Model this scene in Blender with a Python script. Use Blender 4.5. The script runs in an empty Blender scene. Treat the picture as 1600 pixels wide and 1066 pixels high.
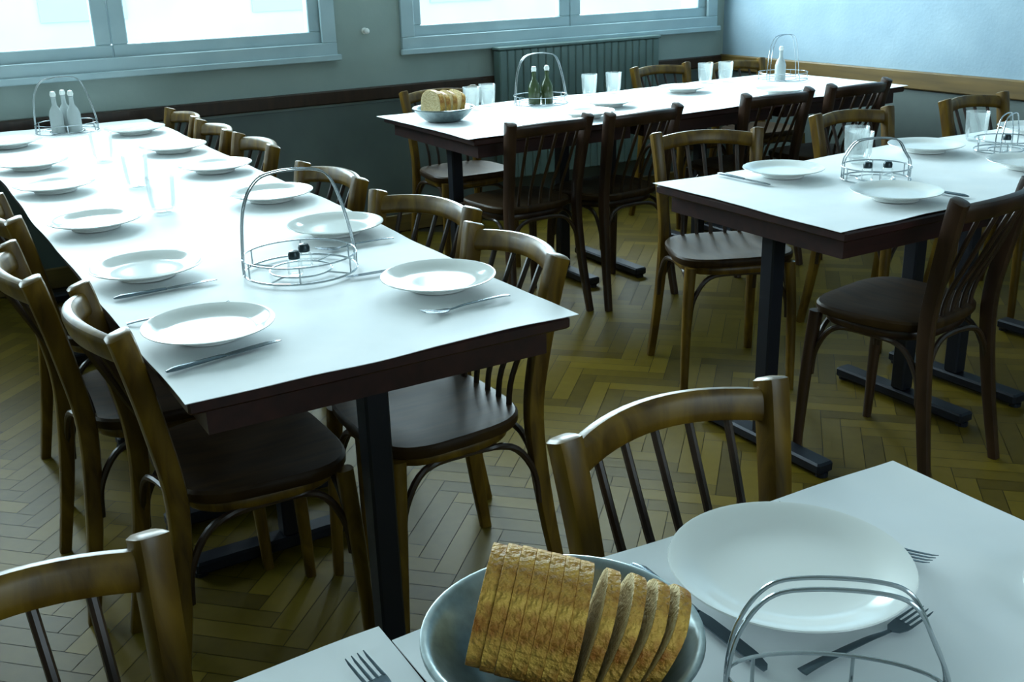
import bpy, math, random
from mathutils import Vector, Matrix
random.seed(7)
sc = bpy.context.scene
COL = sc.collection
PI = math.pi
R = math.radians

# ------------------------------------------------------------------ camera, sky, light, exposure
cam_d = bpy.data.cameras.new('camera')
cam = bpy.data.objects.new('camera', cam_d); COL.objects.link(cam)
sc.camera = cam
right = Vector((0.85588693, -0.51639512, -0.02817154))
up = Vector((0.1985861, 0.27786804, 0.93986856))
fwd = Vector((0.47751557, 0.81001569, -0.34037252))
M = Matrix.Identity(4)
for i in range(3):
    M[i][0] = right[i]; M[i][1] = up[i]; M[i][2] = -fwd[i]
M[2][3] = 1.40
cam.matrix_world = M
cam_d.sensor_fit = 'HORIZONTAL'; cam_d.sensor_width = 36.0
cam_d.lens = 36.0 * 1665.6 / 1600.0
cam_d.clip_start = 0.02

sc.view_settings.view_transform = 'Standard'
sc.view_settings.look = 'None'
sc.view_settings.gamma = 1.0
sc.view_settings.use_curve_mapping = False
sc.view_settings.exposure = 0.10

world = bpy.data.worlds.new('sky'); sc.world = world
world.use_nodes = True
nt = world.node_tree
bg = nt.nodes['Background']
bg.inputs[0].default_value = (0.62, 0.86, 1.0, 1)
bg.inputs[1].default_value = 3.0

def area(name, loc, rot, sx, sy, power, color):
    d = bpy.data.lights.new(name, 'AREA'); d.shape = 'RECTANGLE'
    d.size = sx; d.size_y = sy; d.energy = power; d.color = color
    o = bpy.data.objects.new(name, d); COL.objects.link(o)
    o.location = loc; o.rotation_euler = rot
    return o
SKYC = (0.72, 0.92, 1.0)
# daylight arriving through the three windows of the far wall (lights stand just outside the panes)
for k, (xa, xb) in enumerate([(-2.55, -0.45), (-0.05, 2.09), (2.45, 4.58)]):
    a_ = area('daylight_far_wall', ((xa+xb)/2, 5.62, 1.95), (R(-68), 0, 0), 1.9, 1.5, (110, 180, 265)[k], SKYC)
# added fill light in an unseen rear wall opening, brightens the near tables
area('fill_light_rear_wall', (1.6, -2.35, 1.85), (R(90), 0, 0), 2.4, 1.2, 11, (0.86, 0.96, 1.0))

# ------------------------------------------------------------------ helpers
def tag(o, label=None, cat=None, group=None, kind=None):
    if label: o['label'] = label
    if cat: o['category'] = cat
    if group: o['group'] = group
    if kind: o['kind'] = kind
    return o
def thing(name, label, cat, loc=(0, 0, 0), rz=0, group=None):
    o = bpy.data.objects.new(name, None); COL.objects.link(o)
    o.empty_display_size = 0.1
    o.location = loc; o.rotation_euler = (0, 0, rz)
    return tag(o, label, cat, group)
class MB:
    def __init__(s): s.v = []; s.f = []
    def add(s, v, f):
        n = len(s.v); s.v += [tuple(p) for p in v]; s.f += [tuple(i+n for i in q) for q in f]
    def box(s, x0, x1, y0, y1, z0, z1, b=0.0):
        if b <= 0:
            v = [(x, y, z) for z in (z0, z1) for x, y in ((x0, y0), (x1, y0), (x1, y1), (x0, y1))]
            s.add(v, [(3, 2, 1, 0), (4, 5, 6, 7), (0, 1, 5, 4), (1, 2, 6, 5), (2, 3, 7, 6), (3, 0, 4, 7)])
        else:   # chamfered on every edge
            rings = []
            for z, i in ((z0, b), (z0+b, 0), (z1-b, 0), (z1, b)):
                xa, xb, ya, yb = x0+i, x1-i, y0+i, y1-i
                c = b if i == 0 else b*0.6
                rings.append([(xa+c, ya, z), (xb-c, ya, z), (xb, ya+c, z), (xb, yb-c, z), (xb-c, yb, z), (xa+c, yb, z), (xa, yb-c, z), (xa, ya+c, z)])
            s.rings(rings)
    def rings(s, rings, cap=True, closed=False):
        n = len(rings[0]); v = [p for r in rings for p in r]; f = []
        m = len(rings)
        for i in range(m if closed else m-1):
            for j in range(n):
                a = i*n+j; b_ = i*n+(j+1) % n; i2 = (i+1) % m
                f.append((a, b_, i2*n+(j+1) % n, i2*n+j))
        if cap and not closed:
            f.append(tuple(range(n-1, -1, -1))); f.append(tuple((m-1)*n+j for j in range(n)))
        s.add(v, f)
    def sweep(s, pts, w, h=None, ref=(0, 0, 1), seg=10, sq=2.0, closed=False):
        """tube along pts; w, h half sizes (numbers or lists); sq>2 squares the section"""
        pts = [Vector(p) for p in pts]; n = len(pts)
        W = w if isinstance(w, (list, tuple)) else [w]*n
        H = W if h is None else (h if isinstance(h, (list, tuple)) else [h]*n)
        ref = Vector(ref); rings = []
        for i, p in enumerate(pts):
            if closed: t = pts[(i+1) % n]-pts[i-1]
            else: t = pts[min(i+1, n-1)]-pts[max(i-1, 0)]
            t.normalize()
            a = t.cross(ref)
            if a.length < 1e-4: a = t.cross(Vector((1, 0, 0)))
            a.normalize(); b_ = a.cross(t); b_.normalize()
            ring = []
            for k in range(seg):
                an = 2*PI*(k+.5)/seg; c, d = math.cos(an), math.sin(an)
                e = 2.0/sq
                ring.append(p + a*W[i]*math.copysign(abs(c)**e, c) + b_*H[i]*math.copysign(abs(d)**e, d))
            rings.append(ring)
        s.rings(rings, closed=closed)
    def lathe(s, prof, seg=40, c=(0, 0, 0)):
        rings = [[(c[0]+r*math.cos(2*PI*k/seg), c[1]+r*math.sin(2*PI*k/seg), c[2]+z) for k in range(seg)] for r, z in prof]
        s.rings(rings, cap=True)
    def build(s, name, mat, parent=None, smooth=True, angle=40, subsurf=0):
        me = bpy.data.meshes.new(name); me.from_pydata(s.v, [], s.f); me.update()
        me.materials.append(mat)
        o = bpy.data.objects.new(name, me); COL.objects.link(o)
        if smooth:
            me.polygons.foreach_set('use_smooth', [True]*len(me.polygons))
            try: me.set_sharp_from_angle(angle=R(angle))
            except Exception: pass
        if subsurf:
            md = o.modifiers.new('subdivision', 'SUBSURF'); md.levels = subsurf; md.render_levels = subsurf
        if parent: o.parent = parent
        return o
def catmull(P, n=6):
    P = [Vector(p) for p in P]; out = []
    for i in range(len(P)-1):
        p0 = P[max(i-1, 0)]; p1 = P[i]; p2 = P[i+1]; p3 = P[min(i+2, len(P)-1)]
        for k in range(n):
            t = k/n
            out.append(0.5*((2*p1)+(-p0+p2)*t+(2*p0-5*p1+4*p2-p3)*t*t+(-p0+3*p1-3*p2+p3)*t**3))
    out.append(P[-1]); return out
def dup(root, loc, rz=0, label=None, group=None):
    r = root.copy(); COL.objects.link(r); r.location = loc; r.rotation_euler = (root.rotation_euler[0], root.rotation_euler[1], rz)
    if label: r['label'] = label
    if group: r['group'] = group
    for ch in list(root.children):
        c = ch.copy(); COL.objects.link(c); c.parent = r
        for g in list(ch.children):
            d = g.copy(); COL.objects.link(d); d.parent = c
    return r

# ------------------------------------------------------------------ materials
def mat(name, color, rough=0.5, metal=0.0, spec=0.5):
    m = bpy.data.materials.new(name); m.use_nodes = True
    b = m.node_tree.nodes['Principled BSDF']
    b.inputs['Base Color'].default_value = (*color, 1); b.inputs['Roughness'].default_value = rough
    b.inputs['Metallic'].default_value = metal
    b.inputs['Specular IOR Level'].default_value = spec
    return m
def noisy(name, c1, c2, scale=(8, 8, 8), rough=0.5, bump=0.0, detail=4, spec=0.5, bscale=None, coord='Object', distortion=0.0, metal=0.0):
    m = mat(name, c1, rough, metal, spec); nt = m.node_tree; N = nt.nodes; L = nt.links; b = N['Principled BSDF']
    tc = N.new('ShaderNodeTexCoord'); mp = N.new('ShaderNodeMapping'); mp.inputs['Scale'].default_value = scale
    L.new(tc.outputs[coord], mp.inputs[0])
    no = N.new('ShaderNodeTexNoise'); no.inputs['Scale'].default_value = 1.0; no.inputs['Detail'].default_value = detail
    no.inputs['Distortion'].default_value = distortion
    L.new(mp.outputs[0], no.inputs['Vector'])
    cr = N.new('ShaderNodeValToRGB'); cr.color_ramp.elements[0].position = .32; cr.color_ramp.elements[1].position = .68
    cr.color_ramp.elements[0].color = (*c1, 1); cr.color_ramp.elements[1].color = (*c2, 1)
    L.new(no.outputs[0], cr.inputs[0]); L.new(cr.outputs[0], b.inputs['Base Color'])
    if bump:
        bp = N.new('ShaderNodeBump'); bp.inputs['Strength'].default_value = bump; bp.inputs['Distance'].default_value = 0.01
        n2 = no
        if bscale:
            mp2 = N.new('ShaderNodeMapping'); mp2.inputs['Scale'].default_value = bscale; L.new(tc.outputs[coord], mp2.inputs[0])
            n2 = N.new('ShaderNodeTexNoise'); n2.inputs['Scale'].default_value = 1.0; n2.inputs['Detail'].default_value = 3; L.new(mp2.outputs[0], n2.inputs['Vector'])
        L.new(n2.outputs[0], bp.inputs['Height']); L.new(bp.outputs[0], b.inputs['Normal'])
    return m
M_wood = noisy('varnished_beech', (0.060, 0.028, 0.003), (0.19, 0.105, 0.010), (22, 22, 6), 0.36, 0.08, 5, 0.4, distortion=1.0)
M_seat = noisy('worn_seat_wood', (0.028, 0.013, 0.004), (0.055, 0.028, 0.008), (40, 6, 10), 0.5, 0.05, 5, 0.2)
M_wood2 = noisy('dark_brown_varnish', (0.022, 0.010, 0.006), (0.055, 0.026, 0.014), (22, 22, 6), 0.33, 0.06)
M_dark = noisy('dark_stained_wood', (0.022, 0.012, 0.007), (0.045, 0.022, 0.012), (30, 30, 8), 0.35, 0.05)
M_table = noisy('mahogany_table_wood', (0.018, 0.005, 0.005), (0.040, 0.011, 0.009), (6, 30, 30), 0.4, 0.04)
M_steel = mat('dark_steel_column', (0.010, 0.012, 0.02), 0.45, 0.3)
M_chrome = mat('chrome_wire', (0.42, 0.46, 0.48), 0.16, 1.0)
M_cut = mat('cutlery_steel', (0.13, 0.17, 0.20), 0.26, 1.0)
M_bowl = noisy('brushed_steel', (0.24, 0.29, 0.29), (0.34, 0.40, 0.41), (60, 60, 60), 0.30, 0.0, metal=0.9)
M_paper = noisy('white_table_paper', (0.80, 0.84, 0.86), (0.88, 0.90, 0.90), (5, 5, 5), 0.62, 0.12, 3, 0.35, bscale=(9, 9, 9))
M_plate = mat('white_porcelain', (0.84, 0.86, 0.83), 0.12, 0.0, 0.5)
M_cap = mat('dark_shaker_cap', (0.03, 0.045, 0.05), 0.3, 0.6)
M_wall = noisy('grey_green_painted_wall', (0.27, 0.34, 0.31), (0.33, 0.40, 0.37), (3, 3, 3), 0.6, 0.05, bscale=(60, 60, 60))
M_blue = noisy('pale_blue_plaster', (0.25, 0.355, 0.43), (0.31, 0.42, 0.49), (4, 4, 4), 0.7, 0.10, bscale=(70, 70, 70))
M_wain = noisy('dark_green_grey_dado', (0.085, 0.11, 0.105), (0.11, 0.14, 0.13), (4, 4, 4), 0.5, 0.05, bscale=(50, 50, 50))
M_rail = noisy('wood_chair_rail', (0.09, 0.055, 0.012), (0.17, 0.10, 0.022), (3, 3, 30), 0.45, 0.05)
M_frame = noisy('pale_blue_window_paint', (0.36, 0.48, 0.52), (0.42, 0.54, 0.57), (6, 6, 6), 0.4, 0.02)
M_ceil = mat('white_ceiling_paint', (0.55, 0.58, 0.56), 0.8)
M_radiator = noisy('radiator_enamel', (0.10, 0.16, 0.15), (0.13, 0.19, 0.18), (6, 6, 6), 0.4)
M_gap = mat('parquet_joint', (0.02, 0.015, 0.006), 0.6)
def glass_mat(name='scuffed_clear_glass', haze=0.10):
    m = bpy.data.materials.new(name); m.use_nodes = True; nt = m.node_tree; N = nt.nodes; L = nt.links
    for n in list(N): N.remove(n)
    o = N.new('ShaderNodeOutputMaterial'); t = N.new('ShaderNodeBsdfTransparent'); g = N.new('ShaderNodeBsdfGlossy')
    t.inputs[0].default_value = (0.985, 0.995, 0.99, 1); g.inputs['Roughness'].default_value = 0.04
    f = N.new('ShaderNodeFresnel'); f.inputs[0].default_value = 1.38
    mu = N.new('ShaderNodeMath'); mu.operation = 'MULTIPLY'; mu.inputs[1].default_value = 0.55; L.new(f.outputs[0], mu.inputs[0])
    mx = N.new('ShaderNodeMixShader'); L.new(mu.outputs[0], mx.inputs[0]); L.new(t.outputs[0], mx.inputs[1]); L.new(g.outputs[0], mx.inputs[2])
    d = N.new('ShaderNodeBsdfTranslucent'); d.inputs[0].default_value = (0.85, 0.92, 0.92, 1)   # scuffed, slightly milky glass
    m2 = N.new('ShaderNodeMixShader'); m2.inputs[0].default_value = haze; L.new(mx.outputs[0], m2.inputs[1]); L.new(d.outputs[0], m2.inputs[2]); L.new(m2.outputs[0], o.inputs[0])
    return m
M_glass = glass_mat()
M_winglass = glass_mat('window_glass', 0.0)
def parquet_mat():
    m = mat('oak_parquet', (0.3, 0.2, 0.05), 0.46, 0, .2); nt = m.node_tree; N = nt.nodes; L = nt.links; b = N['Principled BSDF']
    at = N.new('ShaderNodeAttribute'); at.attribute_name = 'plank'
    tc = N.new('ShaderNodeTexCoord'); no = N.new('ShaderNodeTexNoise'); no.inputs['Scale'].default_value = 26; no.inputs['Detail'].default_value = 4
    L.new(tc.outputs['Object'], no.inputs['Vector'])
    add = N.new('ShaderNodeMath'); add.operation = 'MULTIPLY_ADD'; add.inputs[1].default_value = 0.35; L.new(no.outputs[0], add.inputs[0]); L.new(at.outputs['Fac'], add.inputs[2])
    cr = N.new('ShaderNodeValToRGB'); cr.color_ramp.elements[0].position = .1; cr.color_ramp.elements[1].position = 1.2
    cr.color_ramp.elements[0].color = (0.070, 0.046, 0.003, 1); cr.color_ramp.elements[1].color = (0.175, 0.118, 0.008, 1)
    L.new(add.outputs[0], cr.inputs[0]); L.new(cr.outputs[0], b.inputs['Base Color'])
    return m
M_floor = parquet_mat()
def crust_mat():
    m = noisy('bread_crust', (0.34, 0.11, 0.012), (0.80, 0.47, 0.09), (48, 48, 48), 0.55, 0.9, 6, 0.3, bscale=(120, 120, 120))
    return m
M_crust = crust_mat()
M_crumb = noisy('bread_crumb', (0.62, 0.46, 0.22), (0.78, 0.63, 0.36), (90, 90, 90), 0.8, 0.8, 4, 0.2, bscale=(160, 160, 160))

# ------------------------------------------------------------------ room
XL, XR, YB, YF, ZC = -2.7, 4.65, -2.2, 5.2, 2.75
b = MB(); b.box(XL, XR, YB, YF, -0.06, -0.003)
def herring():
    W = 0.058; n = 5; g = 0.0009
    ca, sa = math.cos(R(45)), math.sin(R(45)); cx, cy = 1.0, 1.5
    v = []; f = []; val = []
    rng = random.Random(3); K = 80
    def put(x0, x1, y0, y1):
        X0, X1, Y0, Y1 = x0*W+g, x1*W-g, y0*W+g, y1*W-g
        q = [(cx+x*ca-y*sa, cy+x*sa+y*ca) for x, y in ((X0, Y0), (X1, Y0), (X1, Y1), (X0, Y1))]
        if not all(XL+.005 < p[0] < XR-.005 and YB+.005 < p[1] < YF-.005 for p in q): return
        i = len(v); v.extend([(a, c, 0.0) for a, c in q]); f.append((i, i+1, i+2, i+3)); val.append(rng.random()*.7)
    for y in range(-K, K):
        for j in range(-K//(2*n)-2, K//(2*n)+3):
            x0 = y % (2*n) + 2*n*j
            put(x0, x0+n, y, y+1)
    for x in range(-K, K):
        for j in range(-K//(2*n)-2, K//(2*n)+3):
            y0 = (x+1) % (2*n) + 2*n*j
            put(x, x+1, y0, y0+n)
    return v, f, val
fv, ff, val = herring()
b.add(fv, ff)
fl = b.build('floor', M_gap, smooth=False); fl.data.materials.append(M_floor)
at = fl.data.attributes.new('plank', 'FLOAT', 'FACE')
nb = 6
for i, p_ in enumerate(fl.data.polygons):
    if i >= nb: p_.material_index = 1; at.data[i].value = val[i-nb]
tag(fl, kind='structure')
def struct(name, mb, m, smooth=False):
    o = mb.build(name, m, smooth=smooth); tag(o, kind='structure'); return o
# back wall with three openings
WZ0, WZ1 = 1.0, 2.45
OPEN = [(-2.55+.06, -0.45-.06), (-0.05+.06, 2.09-.06), (2.45+.06, 4.58-.06)]
b = MB()
b.box(XL-.2, XR+.2, YF, YF+.25, -.06, WZ0); b.box(XL-.2, XR+.2, YF, YF+.25, WZ1, ZC)
xs = XL-.2
for a_, c_ in OPEN:
    b.box(xs, a_, YF, YF+.25, WZ0, WZ1); xs = c_
b.box(xs, XR+.2, YF, YF+.25, WZ0, WZ1)
struct('wall_back', b, M_wall)
b = MB(); b.box(XR, XR+.2, YB-.2, YF, -.06, ZC); struct('wall_right', b, M_blue)
b = MB()
b.box(XL-.2, XL, YB, YF, -.06, ZC)
struct('wall_left', b, M_wall)
b = MB()
b.box(XL-.2, XR, YB-.2, YB, -.06, 1.15); b.box(XL-.2, XR, YB-.2, YB, 2.45, ZC)
for x0, x1 in ((XL-.2, .4), (2.8, XR)): b.box(x0, x1, YB-.2, YB, 1.15, 2.45)
struct('wall_front', b, M_wall)
b = MB(); b.box(XL-.2, XR+.2, YB-.2, YF+.25, ZC, ZC+.15); struct('ceiling', b, M_ceil)
# dado panels and chair rails
b = MB(); b.box(XL, XR-.012, YF-.012, YF, 0, .70); struct('trim_1', b, M_wain)
b = MB(); b.box(XR-.012, XR, YB, YF-.012, 0, .69); struct('trim_2', b, M_wain)
def rail(name, x0, x1, y0, y1, z0, z1):
    b = MB(); b.box(x0, x1, y0, y1, z0, z1, .006); return struct(name, b, M_dark if name == 'trim_3' else M_rail)
rail('trim_3', XL, XR-.03, YF-.03, YF, .715, .782)
rail('trim_4', XR-.03, XR, YB, YF, .695, .785)
rail('baseboard_back', XL, XR-.02, YF-.028, YF-.0125, 0, .10)
rail('baseboard_right', XR-.028, XR-.0125, YB, YF-.03, 0, .10)
# windows
def window(n, x0, x1):
    z0, z1 = .94, 2.5
    t = bpy.data.objects.new('window_%d' % n, None); COL.objects.link(t); t.location = ((x0+x1)/2, YF, z0); tag(t, kind='structure')
    L_ = Matrix.Translation(-Vector(t.location))
    def bld(mb, name, m, smooth=False):
        mb.v = [tuple(L_ @ Vector(p)) for p in mb.v]; return mb.build(name, m, t, smooth=smooth)
    b = MB(); w = .075
    b.box(x0, x1, YF-.022, YF, z0, z0+w, .003); b.box(x0, x1, YF-.022, YF, z1-w, z1, .003)
    b.box(x0, x0+w, YF-.020, YF, z0+w, z1-w, .003); b.box(x1-w, x1, YF-.020, YF, z0+w, z1-w, .003)
    bld(b, 'window_surround', M_frame)
    b = MB(); b.box(x0-.015, x1+.015, YF-.04, YF-.0225, z0-.012, z0+.018, .004); bld(b, 'window_sill', M_frame)
    xm = (x0+x1)/2
    for s0, s1 in ((x0+.06, xm-.002), (xm+.002, x1-.06)):
        b = MB(); f = .07; ya, yb = YF+.01, YF+.055
        b.box(s0, s1, ya, yb, 1.0, 1.0+f, .004); b.box(s0, s1, ya, yb, 2.45-f, 2.45, .004)
        b.box(s0, s0+f, ya, yb, 1.0+f, 2.45-f, .004); b.box(s1-f, s1, ya, yb, 1.0+f, 2.45-f, .004)
        s = bld(b, 'sash', M_frame)
        b = MB(); b.box(s0+f, s1-f, YF+.03, YF+.034, 1.0+f, 2.45-f)
        b.v = [tuple(L_ @ Vector(p)) for p in b.v]; b.build('pane', M_winglass, s, smooth=False)
window(1, -2.55, -0.45); window(2, -0.05, 2.09); window(3, 2.45, 4.58)
# wall hook between the windows
b = MB(); b.lathe([(.001, 0), (.016, 0), (.016, .006), (.006, .010), (.006, .022), (.014, .028), (.015, .036), (.009, .042), (.001, .044)], 16)
b.v = [(x, -z, y) for x, y, z in b.v]
o = b.build('wall_knob', M_plate); o.location = (2.25, YF, 1.06); tag(o, 'small white round knob on the wall strip between the two windows', 'knob')
# radiator below the right window
t = thing('radiator', 'dark green grey panel radiator on the wall below the right-hand window', 'radiator', (3.52, YF-.06, .22))
b = MB()
for k in range(22):
    x = -.54+k*.0495; b.box(x, x+.0478, -.045, .025, .0, .70, .006)
b.build('fins', M_radiator, t)
b = MB(); b.box(-.55, .555, -.05, .03, .701, .716, .003); b.build('top_cover', M_radiator, t, smooth=False)
for x in (-.45, .45):
    b = MB(); b.box(x-.015, x+.015, .0255, .047, .2, .24); b.build('wall_bracket', M_radiator, t, smooth=False)
# outdoors: pale pavement and the facade across the street
M_pave = noisy('pale_paving', (0.62, 0.66, 0.68), (0.74, 0.76, 0.76), (1, 1, 1), 0.9)
M_fac = noisy('pale_facade', (0.60, 0.68, 0.72), (0.72, 0.78, 0.80), (.6, .6, .6), 0.9)
b = MB(); b.box(-14, 18, YF+.25, 30, -.5, -.02); o = struct('ground', b, M_pave)
t = thing('facade_across_street', 'pale building facade seen blurred and bright through the windows', 'building', (2, 17, -.02))
b = MB(); b.box(-14, 16, 0, 1.5, 0, 7); b.build('wall', M_fac, t, smooth=False)
M_pane = mat('street_window_glass', (0.50, 0.60, 0.66), 0.2)
for k in range(9):
    x = -12+k*3.1
    b = MB(); b.box(x, x+1.2, -.03, -.001, .7, 2.3); b.build('window', M_pane, t, smooth=False)

# ------------------------------------------------------------------ chairs
def make_chair(label, M_wood=M_wood):
    t = thing('dining_chair', label, 'chair')
    # seat
    b = MB(); rings = []
    def outline(ins, z):
        pts = []
        N_ = 40
        for k in range(N_):
            a = 2*PI*k/N_; c, s = math.cos(a), math.sin(a); e = 2/3.6
            x = math.copysign(abs(c)**e, c); y = math.copysign(abs(s)**e, s)
            hw = .195+.012*y - ins
            pts.append((x*hw, -.02+y*(.178-ins), z))
        return pts
    for ins, z in ((.02, .438), (.004, .441), (0, .448), (0, .462), (.005, .468), (.03, .4685), (.09, .463), (.14, .461)): rings.append(outline(ins, z))
    b.rings(rings); b.build('seat', M_seat, t)
    # rear posts, one bent piece floor to crest
    for s in (-1, 1):
        P = catmull([(s*.186, -.262, 0), (s*.172, -.225, .22), (s*.163, -.202, .45), (s*.167, -.222, .62), (s*.178, -.252, .775), (s*.181, -.262, .812)], 5)
        n = len(P); W = []; H = []
        for i, q in enumerate(P):
            z = q.z; W.append(.0135+.0035*min(1, z/.45)+.003*max(0, (z-.5)/.3)); H.append(.014+.007*min(1, z/.45)+.002*max(0, (z-.5)/.3))
        H[-1] *= .75; W[-1] *= .75
        b = MB(); b.sweep(P, W, H, ref=(0, 1, 0), seg=12, sq=4); b.build('leg', M_wood, t)
        P = catmull([(s*.184, .150, 0), (s*.178, .140, .25), (s*.166, .128, .439)], 5)
        b = MB(); b.sweep(P, [.0125+.006*q.z/.44 for q in P], None, ref=(0, 1, 0), seg=12, sq=2.6); b.build('leg', M_wood, t)
    # crest rail bowed backwards
    P = []
    for k in range(17):
        u = -1+k/8; P.append((u*.176, -.252-.052*(1-u*u), .772+.012*(1-u*u)))
    b = MB(); b.sweep(P, [.0115+.003*(1-(k/8-1)**2) for k in range(17)], .0245, ref=(0, -.25, 1), seg=14, sq=3.2); b.build('crest_rail', M_wood, t)
    # spindles
    for k in range(5):
        u = (k-2)/2*.66
        x1 = u*.176; y1 = -.252-.052*(1-u*u); x0 = u*.155; y0 = -.17-.01*(1-u*u)
        P = catmull([(x0, y0, .460), (x0*.98, y0-.012, .53), ((x0+x1)/2, (y0+y1)/2-.004, .64), (x1, y1, .765)], 4)
        b = MB(); b.sweep(P, .0066, None, ref=(0, 1, 0), seg=8); b.build('spindle', M_dark, t)
    # seat frame under the seat
    b = MB(); fr = []
    for k in range(36):
        a = 2*PI*k/36; c, s = math.cos(a), math.sin(a); e = 2/3.2
        fr.append((math.copysign(abs(c)**e, c)*(.163+.006*s), -.02+math.copysign(abs(s)**e, s)*.150, .424))
    b.sweep(fr, .0115, .014, seg=8, sq=3, closed=True); b.build('seat_frame', M_wood, t)
    # bentwood braces (inverted U between legs)
    def brace(a, c, mid):
        P = catmull([a, (a[0]*.93+mid[0]*.07, a[1]*.93+mid[1]*.07, .33), (a[0]*.62+mid[0]*.38, a[1]*.62+mid[1]*.38, .40), (mid[0], mid[1], .408), (c[0]*.62+mid[0]*.38, c[1]*.62+mid[1]*.38, .40), (c[0]*.93+mid[0]*.07, c[1]*.93+mid[1]*.07, .33), c], 5)
        b = MB(); b.sweep(P, .008, None, ref=(0.3, 1, 0), seg=8); b.build('brace', M_dark, t)
    brace((-.176, -.205, .25), (-.170, .128, .25), (-.158, -.03))
    brace((.176, -.205, .25), (.170, .128, .25), (.158, -.03))
    brace((-.165, .132, .25), (.165, .132, .25), (0, .118))
    brace((-.165, -.212, .25), (.165, -.212, .25), (0, -.185))
    return t
chair_proto = {}
def chair(bx, by, deg, label, group):
    """bx,by: middle of the back's line at the crest; deg: heading the sitter faces, 0 = +Y, 90 = -X"""
    a = R(deg); ox = bx - (-(-.255))*math.sin(a)*1.0; oy = by + .255*math.cos(a)
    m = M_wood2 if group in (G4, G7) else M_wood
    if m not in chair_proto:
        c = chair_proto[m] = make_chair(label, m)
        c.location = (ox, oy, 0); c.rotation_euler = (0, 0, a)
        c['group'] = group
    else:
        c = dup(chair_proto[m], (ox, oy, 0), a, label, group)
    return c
G1 = 'chairs at the foreground table'
G4 = 'chairs on the near side of the far table'
G7 = 'chairs on the near side of the right-hand table'
chair(.872, 1.042, 180, 'varnished spindle-back chair facing the large plate across the foreground table', G1)
chair(.000, 1.055, 193, 'wooden chair cut off at the lower left corner of the picture', G1)
G2 = 'chairs along the right side of the long table'
chair(1.17, 1.975, 90, 'wooden chair nearest the camera along the right side of the long table', G2)
chair(1.195, 2.466, 106, 'wooden chair turned aslant, second along the right side of the long table', G2)
chair(1.156, 3.01, 96, 'wooden chair standing alone behind the caddy, third along right side of the long table', G2)
chair(1.166, 3.74, 91, 'wooden chair fourth from near end along the right side of the long table', G2)
chair(1.151, 4.20, 90, 'wooden chair fifth from near end along the right side of the long table', G2)
chair(1.152, 4.66, 92, 'wooden chair farthest from the camera along the right side of the long table', G2)
G3 = 'chairs along the left side of the long table'
chair(.300, 2.005, -90, 'wooden chair with a bright curved crest rail, at the near left corner of long table', G3)
chair(.225, 2.462, -90, 'wooden chair second from near end along the left side of the long table', G3)
chair(.272, 3.082, -90, 'wooden chair third from near end along left side of the long table', G3)
G4 = 'chairs on the near side of the far table'
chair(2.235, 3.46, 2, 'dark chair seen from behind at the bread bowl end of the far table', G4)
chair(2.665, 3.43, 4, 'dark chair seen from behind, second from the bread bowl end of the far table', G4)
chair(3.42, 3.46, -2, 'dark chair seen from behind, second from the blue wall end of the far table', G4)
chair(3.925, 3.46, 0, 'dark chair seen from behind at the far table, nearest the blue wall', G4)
G5 = 'chairs on the window side of the far table'
chair(2.36, 4.62, 178, 'brown chair behind the bread bowl on the window side of the far table', G5)
chair(3.78, 4.72, 180, 'brown chair in front of the radiator\'s right end, behind the far table', G5)
chair(4.23, 4.62, 176, 'brown chair in the room corner behind the far table, beside the blue wall', G5)
G6 = 'chairs on the far side of the right-hand table'
chair(2.475, 2.83, 157, 'wooden chair turned aslant at the left corner of the right-hand table', G6)
chair(3.20, 2.84, 176, 'wooden chair second along the far side of the right-hand table', G6)
chair(3.86, 2.80, 180, 'wooden chair third along the far side of the right-hand table, near the right picture edge', G6)
G7 = 'chairs on the near side of the right-hand table'
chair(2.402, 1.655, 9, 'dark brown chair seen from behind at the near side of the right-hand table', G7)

# ------------------------------------------------------------------ tables
def make_table(name, label, L_, D_, group, n_h=.745):
    """long side L_ along local x"""
    t = thing(name, label, 'table', group=group)
    b = MB(); b.box(-L_/2+.001, L_/2-.001, -D_/2, D_/2, n_h-.024, n_h, .004); b.build('tabletop', M_table, t, smooth=False)
    b = MB(); i = .035
    for x0, x1, y0, y1 in ((-L_/2+i, L_/2-i, -D_/2+i, -D_/2+i+.02), (-L_/2+i, L_/2-i, D_/2-i-.02, D_/2-i), (-L_/2+i, -L_/2+i+.02, -D_/2+i+.02, D_/2-i-.02), (L_/2-i-.02, L_/2-i, -D_/2+i+.02, D_/2-i-.02)):
        b.box(x0, x1, y0, y1, n_h-.078, n_h-.024)
    b.build('apron', M_table, t, smooth=False)
    for s in (-1, 1):
        x = s*(L_/2-.13)
        b = MB(); b.box(x-.025, x+.025, -.025, .025, .045, n_h-.034, .005); b.box(x-.03, x+.03, -D_/2+.056, D_/2-.056, n_h-.050, n_h-.0245, .003)
        b.build('column', M_steel, t, smooth=False)
        b = MB(); b.box(x-.03, x+.03, -.25, .25, .012, .045, .006)
        for y in (-.235, .235): b.lathe([(.001, 0), (.018, 0), (.018, .012), (.001, .012)], 12, (x, y, 0))
        b.build('foot_bar', M_steel, t, smooth=False)
    return t
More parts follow.
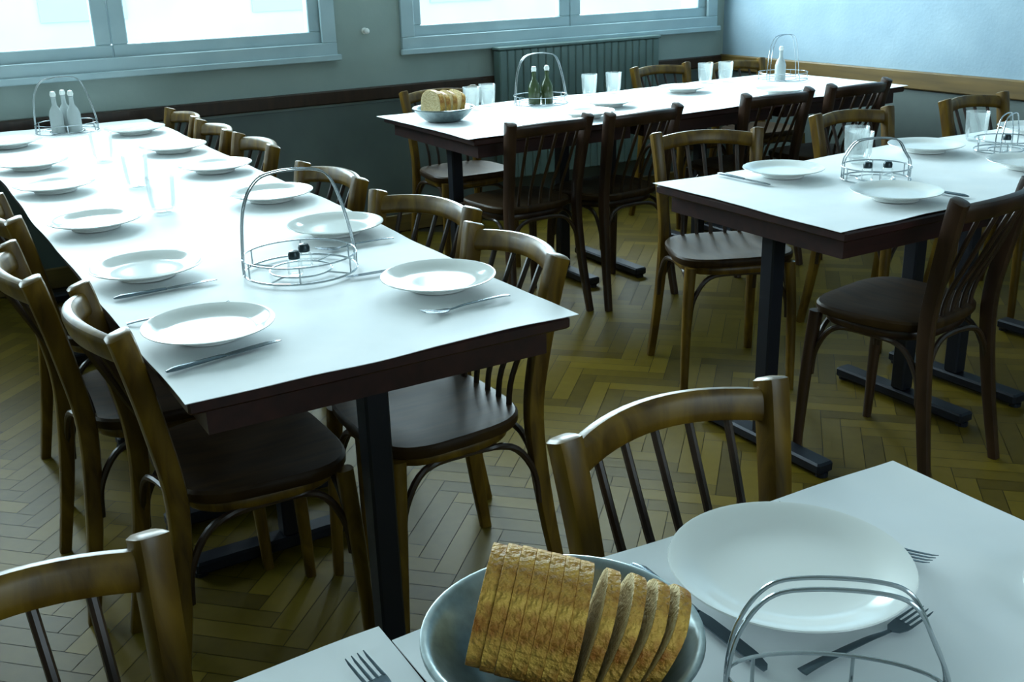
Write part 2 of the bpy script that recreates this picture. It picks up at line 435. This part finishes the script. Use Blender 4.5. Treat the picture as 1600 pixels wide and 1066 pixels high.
def paper(name, label, x0, x1, y0, y1, seed, group, droop=None, amp=.004, straight=False):
    rng = random.Random(seed); ph = [rng.uniform(0, 6.28) for _ in range(8)]
    nx = max(8, int((x1-x0)/.03)); ny = max(8, int((y1-y0)/.03)); top = []
    for j in range(ny+1):
        for i in range(nx+1):
            u, v = i/nx, j/ny; x = x0+(x1-x0)*u; y = y0+(y1-y0)*v
            ex = min(u, 1-u)*(x1-x0); ey = min(v, 1-v)*(y1-y0)
            w = .005*math.sin(x*7+ph[0])+.003*math.sin(x*17+ph[1]); w2 = .0025*math.sin(y*6+ph[2])+.0015*math.sin(y*15+ph[3])
            yy = y + (w if ey < .001 else w*.3*math.exp(-ey/.05)); xx = x + (w2 if ex < .001 and not straight else 0)
            e = min(ex, ey)
            z = .7475 + (amp*max(0, math.sin(x*5+ph[4])*math.sin(y*4+ph[5])+.3)*math.exp(-e/.035))
            z += (.0006)*(1+math.sin(x*31+ph[6]+2*math.sin(y*9))*math.sin(y*27+ph[7]))
            if droop: z, xx, yy = droop(xx, yy, z)
            top.append((xx, yy, z))
    n = len(top); bot = [(x, y, z-.0012) for x, y, z in top]
    f = []
    for j in range(ny):
        for i in range(nx):
            a = j*(nx+1)+i; f.append((a, a+1, a+nx+2, a+nx+1)); f.append((n+a+nx+1, n+a+nx+2, n+a+1, n+a))
    bd = [i for i in range(nx+1)] + [(j)*(nx+1)+nx for j in range(1, ny+1)] + [ny*(nx+1)+i for i in range(nx-1, -1, -1)] + [j*(nx+1) for j in range(ny-1, 0, -1)]
    for k in range(len(bd)):
        a = bd[k]; c = bd[(k+1) % len(bd)]; f.append((a, n+a, n+c, c))
    b = MB(); b.v = top+bot; b.f = f
    cx, cy = (x0+x1)/2, (y0+y1)/2; b.v = [(x-cx, y-cy, z-.746) for x, y, z in b.v]
    o = b.build(name, M_paper); o.location = (cx, cy, .746); tag(o, label, 'tablecloth', group); return o
GT = 'tables of the long row'
T = make_table('dining_table', 'dark table at the near end of the long row on the left', .862, .735, GT)
T.location = (.715, 1.61+.431, 0); T.rotation_euler = (0, 0, PI/2)
for k, lb in enumerate(['dark table second from the near end of the long row', 'dark table third from the near end of the long row', 'dark table at the far end of the long row by the window wall']):
    dup(T, (.715, 1.61+.431+.862*(k+1), 0), PI/2, lb, GT)
paper('paper_tablecloth', 'white paper cover on the long table row running to the windows', .338, 1.092, 1.602, 5.06, 1, 'white paper table covers')
GR = 'tables of the right-hand row'
for k, lb in enumerate(['dark red-brown table at the left end of the right-hand row', 'dark table in the middle of the right-hand row', 'dark table at the wall end of the right-hand row']):
    dup(T, (1.97+.431+.862*k, 2.108, 0), 0, lb, GR)
paper('paper_tablecloth', 'white paper cover on the right-hand table with the ringed caddy', 1.963, 4.565, 1.742, 2.474, 2, 'white paper table covers')
GN = 'tables of the foreground row'
dup(T, (1.085-.431, .855-.3675, 0), 0, 'foreground table under the bread bowl and large plate', GN)
dup(T, (1.085-.431-.862, .855-.3675, 0), 0, 'foreground table at the bottom edge left of the bread bowl, under white paper', GN)
paper('paper_tablecloth', 'white paper cover under the large plate and the bread bowl in front', .3515, 1.087, .118, .856, 5, 'white paper table covers', amp=.007, straight=True)
paper('paper_tablecloth', 'white paper cover at the bottom edge, left of the foreground bread bowl', -.64, .350, .128, .884, 9, 'white paper table covers', amp=.004, straight=True)
GB = 'tables of the far row'
T2 = make_table('dining_table', 'maroon-edged table at the bread bowl end of the far row', .80, .82, GB)
T2.location = (1.955+.40, 3.965, 0)
for k, lb in enumerate(['table in the middle of the far row under the drinking glasses', 'table at the blue wall end of the far row']):
    dup(T2, (1.955+.40+.80*(k+1), 3.965, 0), 0, lb, GB)
def droop(x, y, z):
    if x < 1.953: z -= (1.953-x)*.05
    return z, x, y
paper('paper_tablecloth', 'white paper cover on the far table below the right window', 1.935, 4.375, 3.548, 4.392, 4, 'white paper table covers', droop)

# ------------------------------------------------------------------ plates
ZT = .7508
def make_plate(label, cat='plate'):
    t = MB()
    t.lathe([(.001, .004), (.060, .004), (.062, .0), (.067, .0), (.069, .006), (.076, .0095), (.100, .0165), (.120, .0225), (.1290, .0255), (.1305, .0268), (.1298, .0284), (.126, .0280), (.112, .0235), (.100, .0190), (.092, .0160), (.082, .0140), (.050, .0132), (.001, .0132)], 56)
    o = t.build('dinner_plate', M_plate, angle=60); tag(o, label, cat); return o
plate0 = make_plate('large white plate in the foreground between knife and fork, right of the bread bowl')
plate0.location = (.757, .709, ZT+.001)
plate0['group'] = 'white dinner plates'
def plate(x, y, label, z=ZT, s=1.0):
    o = plate0.copy(); COL.objects.link(o); o.location = (x, y, z); o['label'] = label; o.scale = (s, s, s); o['group'] = 'white dinner plates'; return o
Lp = ['nearest', 'second', 'third', 'fourth', 'fifth', 'farthest']
for k, (x, y) in enumerate([(.469, 1.90), (.470, 2.39), (.468, 2.95), (.462, 3.55), (.462, 4.03), (.462, 4.60)]):
    plate(x, y, 'white plate %s in the left-hand line of plates on the long table' % Lp[k], ZT, .93)
for k, (x, y) in enumerate([(.960, 1.925), (.965, 2.50), (.965, 2.99), (.965, 3.55), (.955, 4.05), (.945, 4.62)]):
    plate(x, y, 'white plate %s in the right-hand line of plates on the long table' % Lp[k], ZT, .93)
o = plate(.995, .497, 'small white plate cut by the right picture edge on the foreground table', ZT, .62); o['group'] = 'white side plates'
plate(2.338, 2.325, 'white plate on the far side of the right-hand table, beside its left corner', ZT, .93)
plate(2.985, 2.33, 'white plate second along the far side of the right-hand table', ZT, .93)
plate(3.56, 2.33, 'white plate third along the far side of the right-hand table, by the picture edge', ZT, .93)
plate(2.345, 1.91, 'white plate on the right-hand table in front of the caddy, partly behind a dark chair', ZT, .93)
plate(2.98, 1.95, 'white plate second along the near side of the right-hand table, by the picture edge', ZT, .93)
plate(2.87, 3.95, 'white plate on the far table left of the pair of tumblers', ZT, .93)
plate(3.44, 4.12, 'white plate on the far table right of the pair of tumblers', ZT, .93)
plate(2.60, 3.74, 'white plate near the crest of the dark chairs on the far table', ZT, .93)
plate(3.72, 3.74, 'white plate on the far table between the two right-hand dark chairs', ZT, .93)

# ------------------------------------------------------------------ cutlery
def make_knife(label):
    b = MB()
    P = [(0, -.105, .004), (0, -.09, .005), (0, -.05, .0045), (0, -.005, .004), (0, .005, .0035)]
    b.sweep(P, [.004, .008, .0075, .006, .0055], [.002, .0038, .0035, .003, .0025], seg=10)
    o = b.build('handle', M_cut)
    bl = MB(); r = []
    for y, w0, w1 in ((.004, -.006, .006), (.02, -.008, .008), (.06, -.0085, .0085), (.09, -.0075, .008), (.108, -.003, .008), (.114, .003, .0075)):
        r.append([(w0, y, .0035), (w1, y, .0030), (w1, y, .0045), (w0, y, .0038)])
    bl.rings(r); bl.build('blade', M_cut, o)
    t = thing('table_knife', label, 'knife', group='table knives'); o.parent = t
    for c in list(o.children): c.parent = t
    return t
def make_fork(label):
    t = thing('table_fork', label, 'fork', group='table forks')
    b = MB()
    P = catmull([(0, -.10, .004), (0, -.07, .006), (0, 0, .006), (0, .03, .0035), (0, .042, .003)], 4)
    n = len(P); b.sweep(P, [.0075-.0045*min(1, max(0, i/(n-1)*1.25)) for i in range(n)], .0016, seg=8); b.build('handle', M_cut, t)
    b = MB()
    r = []
    for y, w, z in ((.040, .003, .003), (.047, .009, .0022), (.058, .0115, .0022), (.066, .012, .0032)): r.append([(-w, y, z), (w, y, z), (w, y, z+.0016), (-w, y, z+.0016)])
    b.rings(r)
    for k in range(4):
        x = -.0102+k*.0068
        b.sweep([(x, .065, .004), (x, .080, .0065), (x, .095, .0095), (x, .102, .012)], [.0021, .0018, .0014, .0006], [.0011, .001, .0009, .0005], seg=6)
    b.build('tines', M_cut, t)
    return t
def make_spoon(label):
    t = thing('dessert_spoon', label, 'spoon')
    b = MB(); P = catmull([(0, -.09, .004), (0, -.05, .007), (0, .02, .006), (0, .035, .004)], 4); n = len(P)
    b.sweep(P, [.007-.004*i/(n-1) for i in range(n)], .0016, seg=8); b.build('handle', M_cut, t)
    b = MB(); rings = []
    for k in range(9):
        u = k/8; a = u*PI; w = max(.0012, .0165*math.sin(a)**.8); y = .033+.048*(1-math.cos(a))/2
        d = .006*math.sin(a)
        rings.append([(w*math.cos(2*PI*j/12), y, .0062 - (d if math.sin(2*PI*j/12) < 0 else d*.82)*abs(math.sin(2*PI*j/12))) for j in range(12)])
    b.rings(rings); b.build('spoon_bowl', M_cut, t); return t
ZC_ = ZT+.0006
k0 = make_knife('steel table knife lying at the left of the large foreground plate')
k0.location = (.634, .722, ZC_); k0.rotation_euler = (0, 0, R(180-1))
def knife(x, y, deg, label): return dup(k0, (x, y, ZC_), R(deg), label)
knife(.452, 1.765, -78, 'steel knife beside the nearest left plate of the long table')
knife(.470, 2.243, -86, 'steel knife beside the second left plate of the long table')
knife(.935, 2.085, 88, 'steel knife behind the nearest right plate of the long table')
knife(2.20, 2.35, 182, 'steel knife at the left of the corner plate on the right-hand table')
knife(2.49, 1.90, 3, 'steel knife right of the plate in front of the caddy on right-hand table')
f0 = make_fork('steel fork lying askew in front of the large foreground plate, tines to the right')
f0.location = (.740, .588, ZC_); f0.rotation_euler = (0, 0, R(-90)); f0.scale = (.86, .86, .86)
# fork lies beside plate
def fork(x, y, deg, label):
    f = dup(f0, (x, y, ZC_), R(deg), label); f.scale = (1, 1, 1); return f
fork(.887, .742, 192, 'steel fork at the right of the large foreground plate, tines toward the camera side')
fork(.318, .735, 8, 'steel fork on the paper at the bottom edge left of the bread bowl')
fork(.940, 1.765, 94, 'steel fork in front of the nearest right plate of the long table')
fork(.450, 2.045, -92, 'steel fork behind the nearest left plate of the long table')
fork(.950, 2.34, 92, 'steel fork in front of the second right plate of the long table')

# ------------------------------------------------------------------ tumblers
def make_tumbler(label):
    b = MB(); b.lathe([(.001, 0), (.024, 0), (.027, .003), (.031, .030), (.034, .085), (.0345, .086), (.033, .085), (.0298, .031), (.0245, .010), (.001, .008)], 24)
    o = b.build('tumbler', M_glass, angle=50); return tag(o, label, 'glass', 'drinking glasses')
g0 = make_tumbler('clear tumbler on the long table beside the third left plate')
g0.location = (.665, 3.03, ZT); g0.scale = (1.15, 1.15, 1.15)
def tumbler(x, y, label, s=1.0):
    o = g0.copy(); COL.objects.link(o); o.location = (x, y, ZT); o['label'] = label; o.scale = (s, s, s); return o
for x, y, lb in [(.690, 3.45, 'clear tumbler in the middle of the long table beyond the third plates'),
                 (.700, 4.02, 'clear tumbler in the middle of the long table between the fifth plates'),
                 (2.35, 4.28, 'clear glass left of two beside the bread bowl on the far table'),
                 (2.46, 4.33, 'clear glass right of two beside the bread bowl on the far table'),
                 (3.03, 4.33, 'left glass of the pair in the middle of the far table'),
                 (3.16, 4.31, 'right glass of the pair in the middle of the far table'),
                 (3.76, 4.33, 'left glass of the pair near the right end of the far table'),
                 (3.87, 4.30, 'right glass of the pair near the right end of the far table'),
                 (2.66, 2.32, 'clear glass between the far-side plates of the right-hand table'),
                 (2.73, 2.40, 'clear glass farther back between the far-side plates of the right-hand table'),
                 (3.28, 2.36, 'clear glass left of the third far plate on the right-hand table')]:
    tumbler(x, y, lb, 1.15)

# ------------------------------------------------------------------ caddies
def circ(r, z, q=1, n=40): return [(r*math.cos(2*PI*k/n), q*r*math.sin(2*PI*k/n), z) for k in range(n)]
def make_caddy(label, r=.098, h=.155, q=1.0):
    t = thing('wire_caddy', label, 'caddy', group='chrome wire condiment caddies')
    b = MB(); b.sweep(circ(r, .004, q), .0024, seg=8, closed=True); b.sweep(circ(r*.55, .004, q), .0020, seg=8, closed=True)
    for k in range(4):
        a = PI/4+k*PI/2; b.sweep([(.55*r*math.cos(a), .55*r*q*math.sin(a), .004), (r*math.cos(a), q*r*math.sin(a), .004)], .002, seg=6)
    b.build('base_ring', M_chrome, t)
    b = MB(); b.sweep(circ(r, .040, q), .0020, seg=8, closed=True)
    for k in range(6):
        a = k*PI/3+.3; b.sweep([(r*math.cos(a), q*r*math.sin(a), .004), (r*math.cos(a), q*r*math.sin(a), .040)], .0018, seg=6)
    b.build('guard_rail', M_chrome, t)
    for s in (-.009, .009):
        P = catmull([(-r, s, .004), (-r*.99, s, .05), (-r*.90, s, h*.66), (-r*.66, s, h*.92), (-r*.3, s, h), (r*.3, s, h), (r*.62, s, h*.92), (r*.82, s, h*.66), (r*.99, s, .05), (r, s, .004)], 6)
        b = MB(); b.sweep(P, .0021, None, ref=(0, 1, 0), seg=8); b.build('handle_wire', M_chrome, t)
    return t
c0 = make_caddy('chrome wire caddy with arched handle in the foreground, right of the bread bowl', .094, .138, .42)
c0.location = (.632, .530, ZT); c0.rotation_euler = (0, 0, R(-40))
c1 = make_caddy('tall chrome wire caddy with arched handle in the middle of the long table', .125, .225)
c1.location = (.765, 2.215, ZT); c1.rotation_euler = (0, 0, R(-8))
c2 = make_caddy('chrome wire caddy ringed around two dark-capped shakers on the right-hand table', .098, .12); c2.location = (2.50, 2.115, ZT); c2.rotation_euler = (0, 0, R(-30))
dup(c1, (.72, 4.86, ZT), R(5), 'wire caddy crowded with cruets at the far end of the long table')
dup(c1, (2.68, 4.22, ZT), R(-10), 'wire caddy holding green bottles in the middle of the far table')
dup(c1, (4.12, 4.14, ZT), R(10), 'wire caddy at the right end of the far table before the blue wall')
dup(c2, (3.18, 2.17, ZT), R(20), 'wire caddy farther along the right-hand table near the right picture edge')
def make_shaker(label):
    t = thing('shaker', label, 'shaker', group='glass shakers with dark caps')
    b = MB(); b.lathe([(.001, 0), (.015, 0), (.017, .003), (.016, .030), (.012, .036), (.001, .036)], 16); b.build('body', M_glass, t)
    b = MB(); b.lathe([(.001, .0362), (.0128, .0362), (.0132, .046), (.010, .053), (.001, .055)], 16); b.build('cap', M_cap, t); return t
s0 = make_shaker('left shaker inside the caddy on the right-hand table')
s0.location = (2.475, 2.125, ZT)
def shaker(x, y, lb): return dup(s0, (x, y, ZT), 0, lb)
shaker(2.525, 2.095, 'right shaker inside the caddy on the right-hand table')
shaker(.745, 2.195, 'nearer shaker inside the tall caddy on the long table')
shaker(.785, 2.24, 'farther shaker inside the tall caddy on the long table')
shaker(3.18, 2.17, 'shaker inside the farther caddy on the right-hand table')
M_oil = mat('olive_oil_bottle', (0.05, 0.075, 0.03), 0.15)
M_vin = mat('pale_cruet_glass', (0.45, 0.50, 0.50), 0.12)
def make_cruet(label, m):
    t = thing('cruet', label, 'bottle', group='cruets in the wire caddies')
    b = MB(); b.lathe([(.001, 0), (.026, 0), (.028, .004), (.028, .075), (.022, .095), (.010, .115), (.009, .145), (.012, .148), (.001, .149)], 20); b.build('body', m, t)
    b = MB(); b.lathe([(.001, .1492), (.010, .1492), (.013, .158), (.009, .170), (.001, .172)], 14); b.build('stopper', M_plate, t); return t
q0 = make_cruet('dark green cruet on the left in the far table caddy', M_oil); q0.location = (2.647, 4.222, ZT)
dup(q0, (2.713, 4.217, ZT), 0, 'dark green cruet on the right in the far table caddy')
q1 = make_cruet('pale cruet on the left in the caddy at far end of the long table', M_vin); q1.location = (.684, 4.855, ZT)
dup(q1, (.728, 4.893, ZT), 0, 'pale cruet in the middle of the caddy at far end of the long table')
dup(q1, (.750, 4.838, ZT), 0, 'pale cruet on the right in the caddy at far end of the long table')
dup(q1, (4.10, 4.14, ZT), 0, 'pale cruet in the caddy at the right end of the far table')

# ------------------------------------------------------------------ bread bowls
def make_bowl(label):
    b = MB()
    b.lathe([(.001, 0), (.072, 0), (.080, .004), (.104, .022), (.122, .043), (.1265, .0505), (.1300, .0520), (.1312, .0500), (.1330, .0508), (.1325, .0545), (.1290, .0555), (.1240, .0530), (.1195, .0460), (.101, .0250), (.078, .0075), (.070, .0035), (.001, .0035)], 64)
    o = b.build('bread_bowl', M_bowl, angle=60); return tag(o, label, 'bowl', 'steel bread bowls')
bw = make_bowl('round steel bowl full of sliced bread in the foreground')
bw.location = (.462, .708, ZT+.001)
def slice_mesh(w, h, th, rng):
    """D-shaped slice standing in local XZ, thickness along Y (axis of the loaf)"""
    N_ = 28; rings = []
    ph = [1.0, 2.2]
    def ring(y, ins):
        out = []
        for k in range(N_):
            a = 2*PI*k/N_; c, s = math.cos(a), math.sin(a)
            e = 2/2.5; x = math.copysign(abs(c)**e, c); z = math.copysign(abs(s)**e, s)
            if z < 0: z *= .55
            r = 1+.02*math.sin(3*a+ph[0])+.015*math.sin(7*a+ph[1])
            out.append((x*(w-ins)*r, y, z*(h-ins)*r))
        return out
    b = MB(); b.rings([ring(-th/2, .006), ring(-th/2, .0006), ring(-th/2+.0004, 0), ring(0, -.0002), ring(th/2-.0004, 0), ring(th/2, .0006), ring(th/2, .006)])
    return b, N_
def bread_slice(loc, yaw, tilt, w, h, th, label, group, rng):
    b, N_ = slice_mesh(w, h, th, rng)
    o = b.build('bread_slice', M_crust, angle=50); o.data.materials.append(M_crumb)
    np_ = len(o.data.polygons)
    for i, p_ in enumerate(o.data.polygons):
        if i < N_ or i >= np_-2 or i >= np_-2-N_: p_.material_index = 1
    o.location = loc
    o.rotation_euler = (Matrix.Rotation(yaw, 3, 'Z') @ Matrix.Rotation(tilt, 3, 'X')).to_euler()
    return tag(o, label, 'bread', group)
rng = random.Random(11)
ax = Vector((.78, -.62, 0)).normalized(); yaw = math.atan2(ax.y, ax.x)-PI/2
words = ['crusty end slice at the left of the bread bowl', 'second bread slice from the left in the steel bowl', 'third bread slice from the left in the steel bowl', 'fourth bread slice from the left in the steel bowl', 'fifth bread slice from the left in the steel bowl', 'middle bread slice in the foreground steel bowl', 'bread slice just right of the middle one in the steel bowl', 'fourth bread slice from the right in the steel bowl', 'third bread slice from the right, leaning, in the steel bowl', 'second bread slice from the right, leaning, in the steel bowl', 'last bread slice leaning over the right rim of the steel bowl']
cen = Vector((.464, .704, 0)); T0 = R(12.5)                      # the uncut part lies tipped, its left end up on the side of the bowl
nax = ax*math.cos(T0) - Vector((0, 0, math.sin(T0)))
upv = ax*math.sin(T0) + Vector((0, 0, math.cos(T0)))
def bowl_floor(r): return .0045 if r < .076 else .0045+(r-.076)*.85
run = 0
for k in range(11):
    q_ = [.95, .985, 1, 1, 1, 1, .99, .97, .95, .92, .88][k]
    w, h = .060*q_, .070*q_
    if k < 7:
        th = .0137
        p_ = cen - ax*.004 + Vector((0, 0, ZT+.001+.0105)) + upv*.0392 + nax*((k-6)*(th+.0001))
        bread_slice(p_, yaw, -T0, w, h, th, words[k], 'bread slices in the foreground bowl', rng); run = -.004
    else:
        th = .0124; t_ = R([18, 23, 27, 30][k-7])
        run += (th/math.cos(t_) + (.0030 if k == 7 else .0026))
        zb = ZT+.001+bowl_floor(math.hypot(run+th/2, w*.72))+.0015+th/2*math.sin(t_); hb = h*.56
        bread_slice(cen + ax*(run+hb*math.sin(t_)) + Vector((0, 0, zb+hb*math.cos(t_))), yaw, -t_, w, h, th, words[k], 'bread slices in the foreground bowl', rng)
o = bw.copy(); COL.objects.link(o); o.location = (2.092, 4.06, ZT+.001); o['label'] = 'steel bowl heaped with bread at the left end of the far table'
for k, (sx, td, lb) in enumerate([(-.066, 4, 'bread slice at the left of the heap in the far bowl'), (-.034, 8, 'bread slice second from the left in the far bowl'), (.000, 14, 'bread slice second from the right in the far bowl'), (.040, 24, 'bread slice at the right of the heap in the far bowl')]):
    t_ = R(td); hb = .072*.56; a2 = Vector((.93, .30, 0)).normalized()
    p_ = Vector((2.092, 4.06, ZT+.005+bowl_floor(math.hypot(abs(sx)+.012, .04))+.012*math.sin(t_))) + a2*(sx+hb*math.sin(t_)) + Vector((0, 0, hb*math.cos(t_)))
    bread_slice(p_, math.atan2(a2.y, a2.x)-PI/2, -t_, .058, .072, .026, lb, 'bread slices in the far bowl', rng)
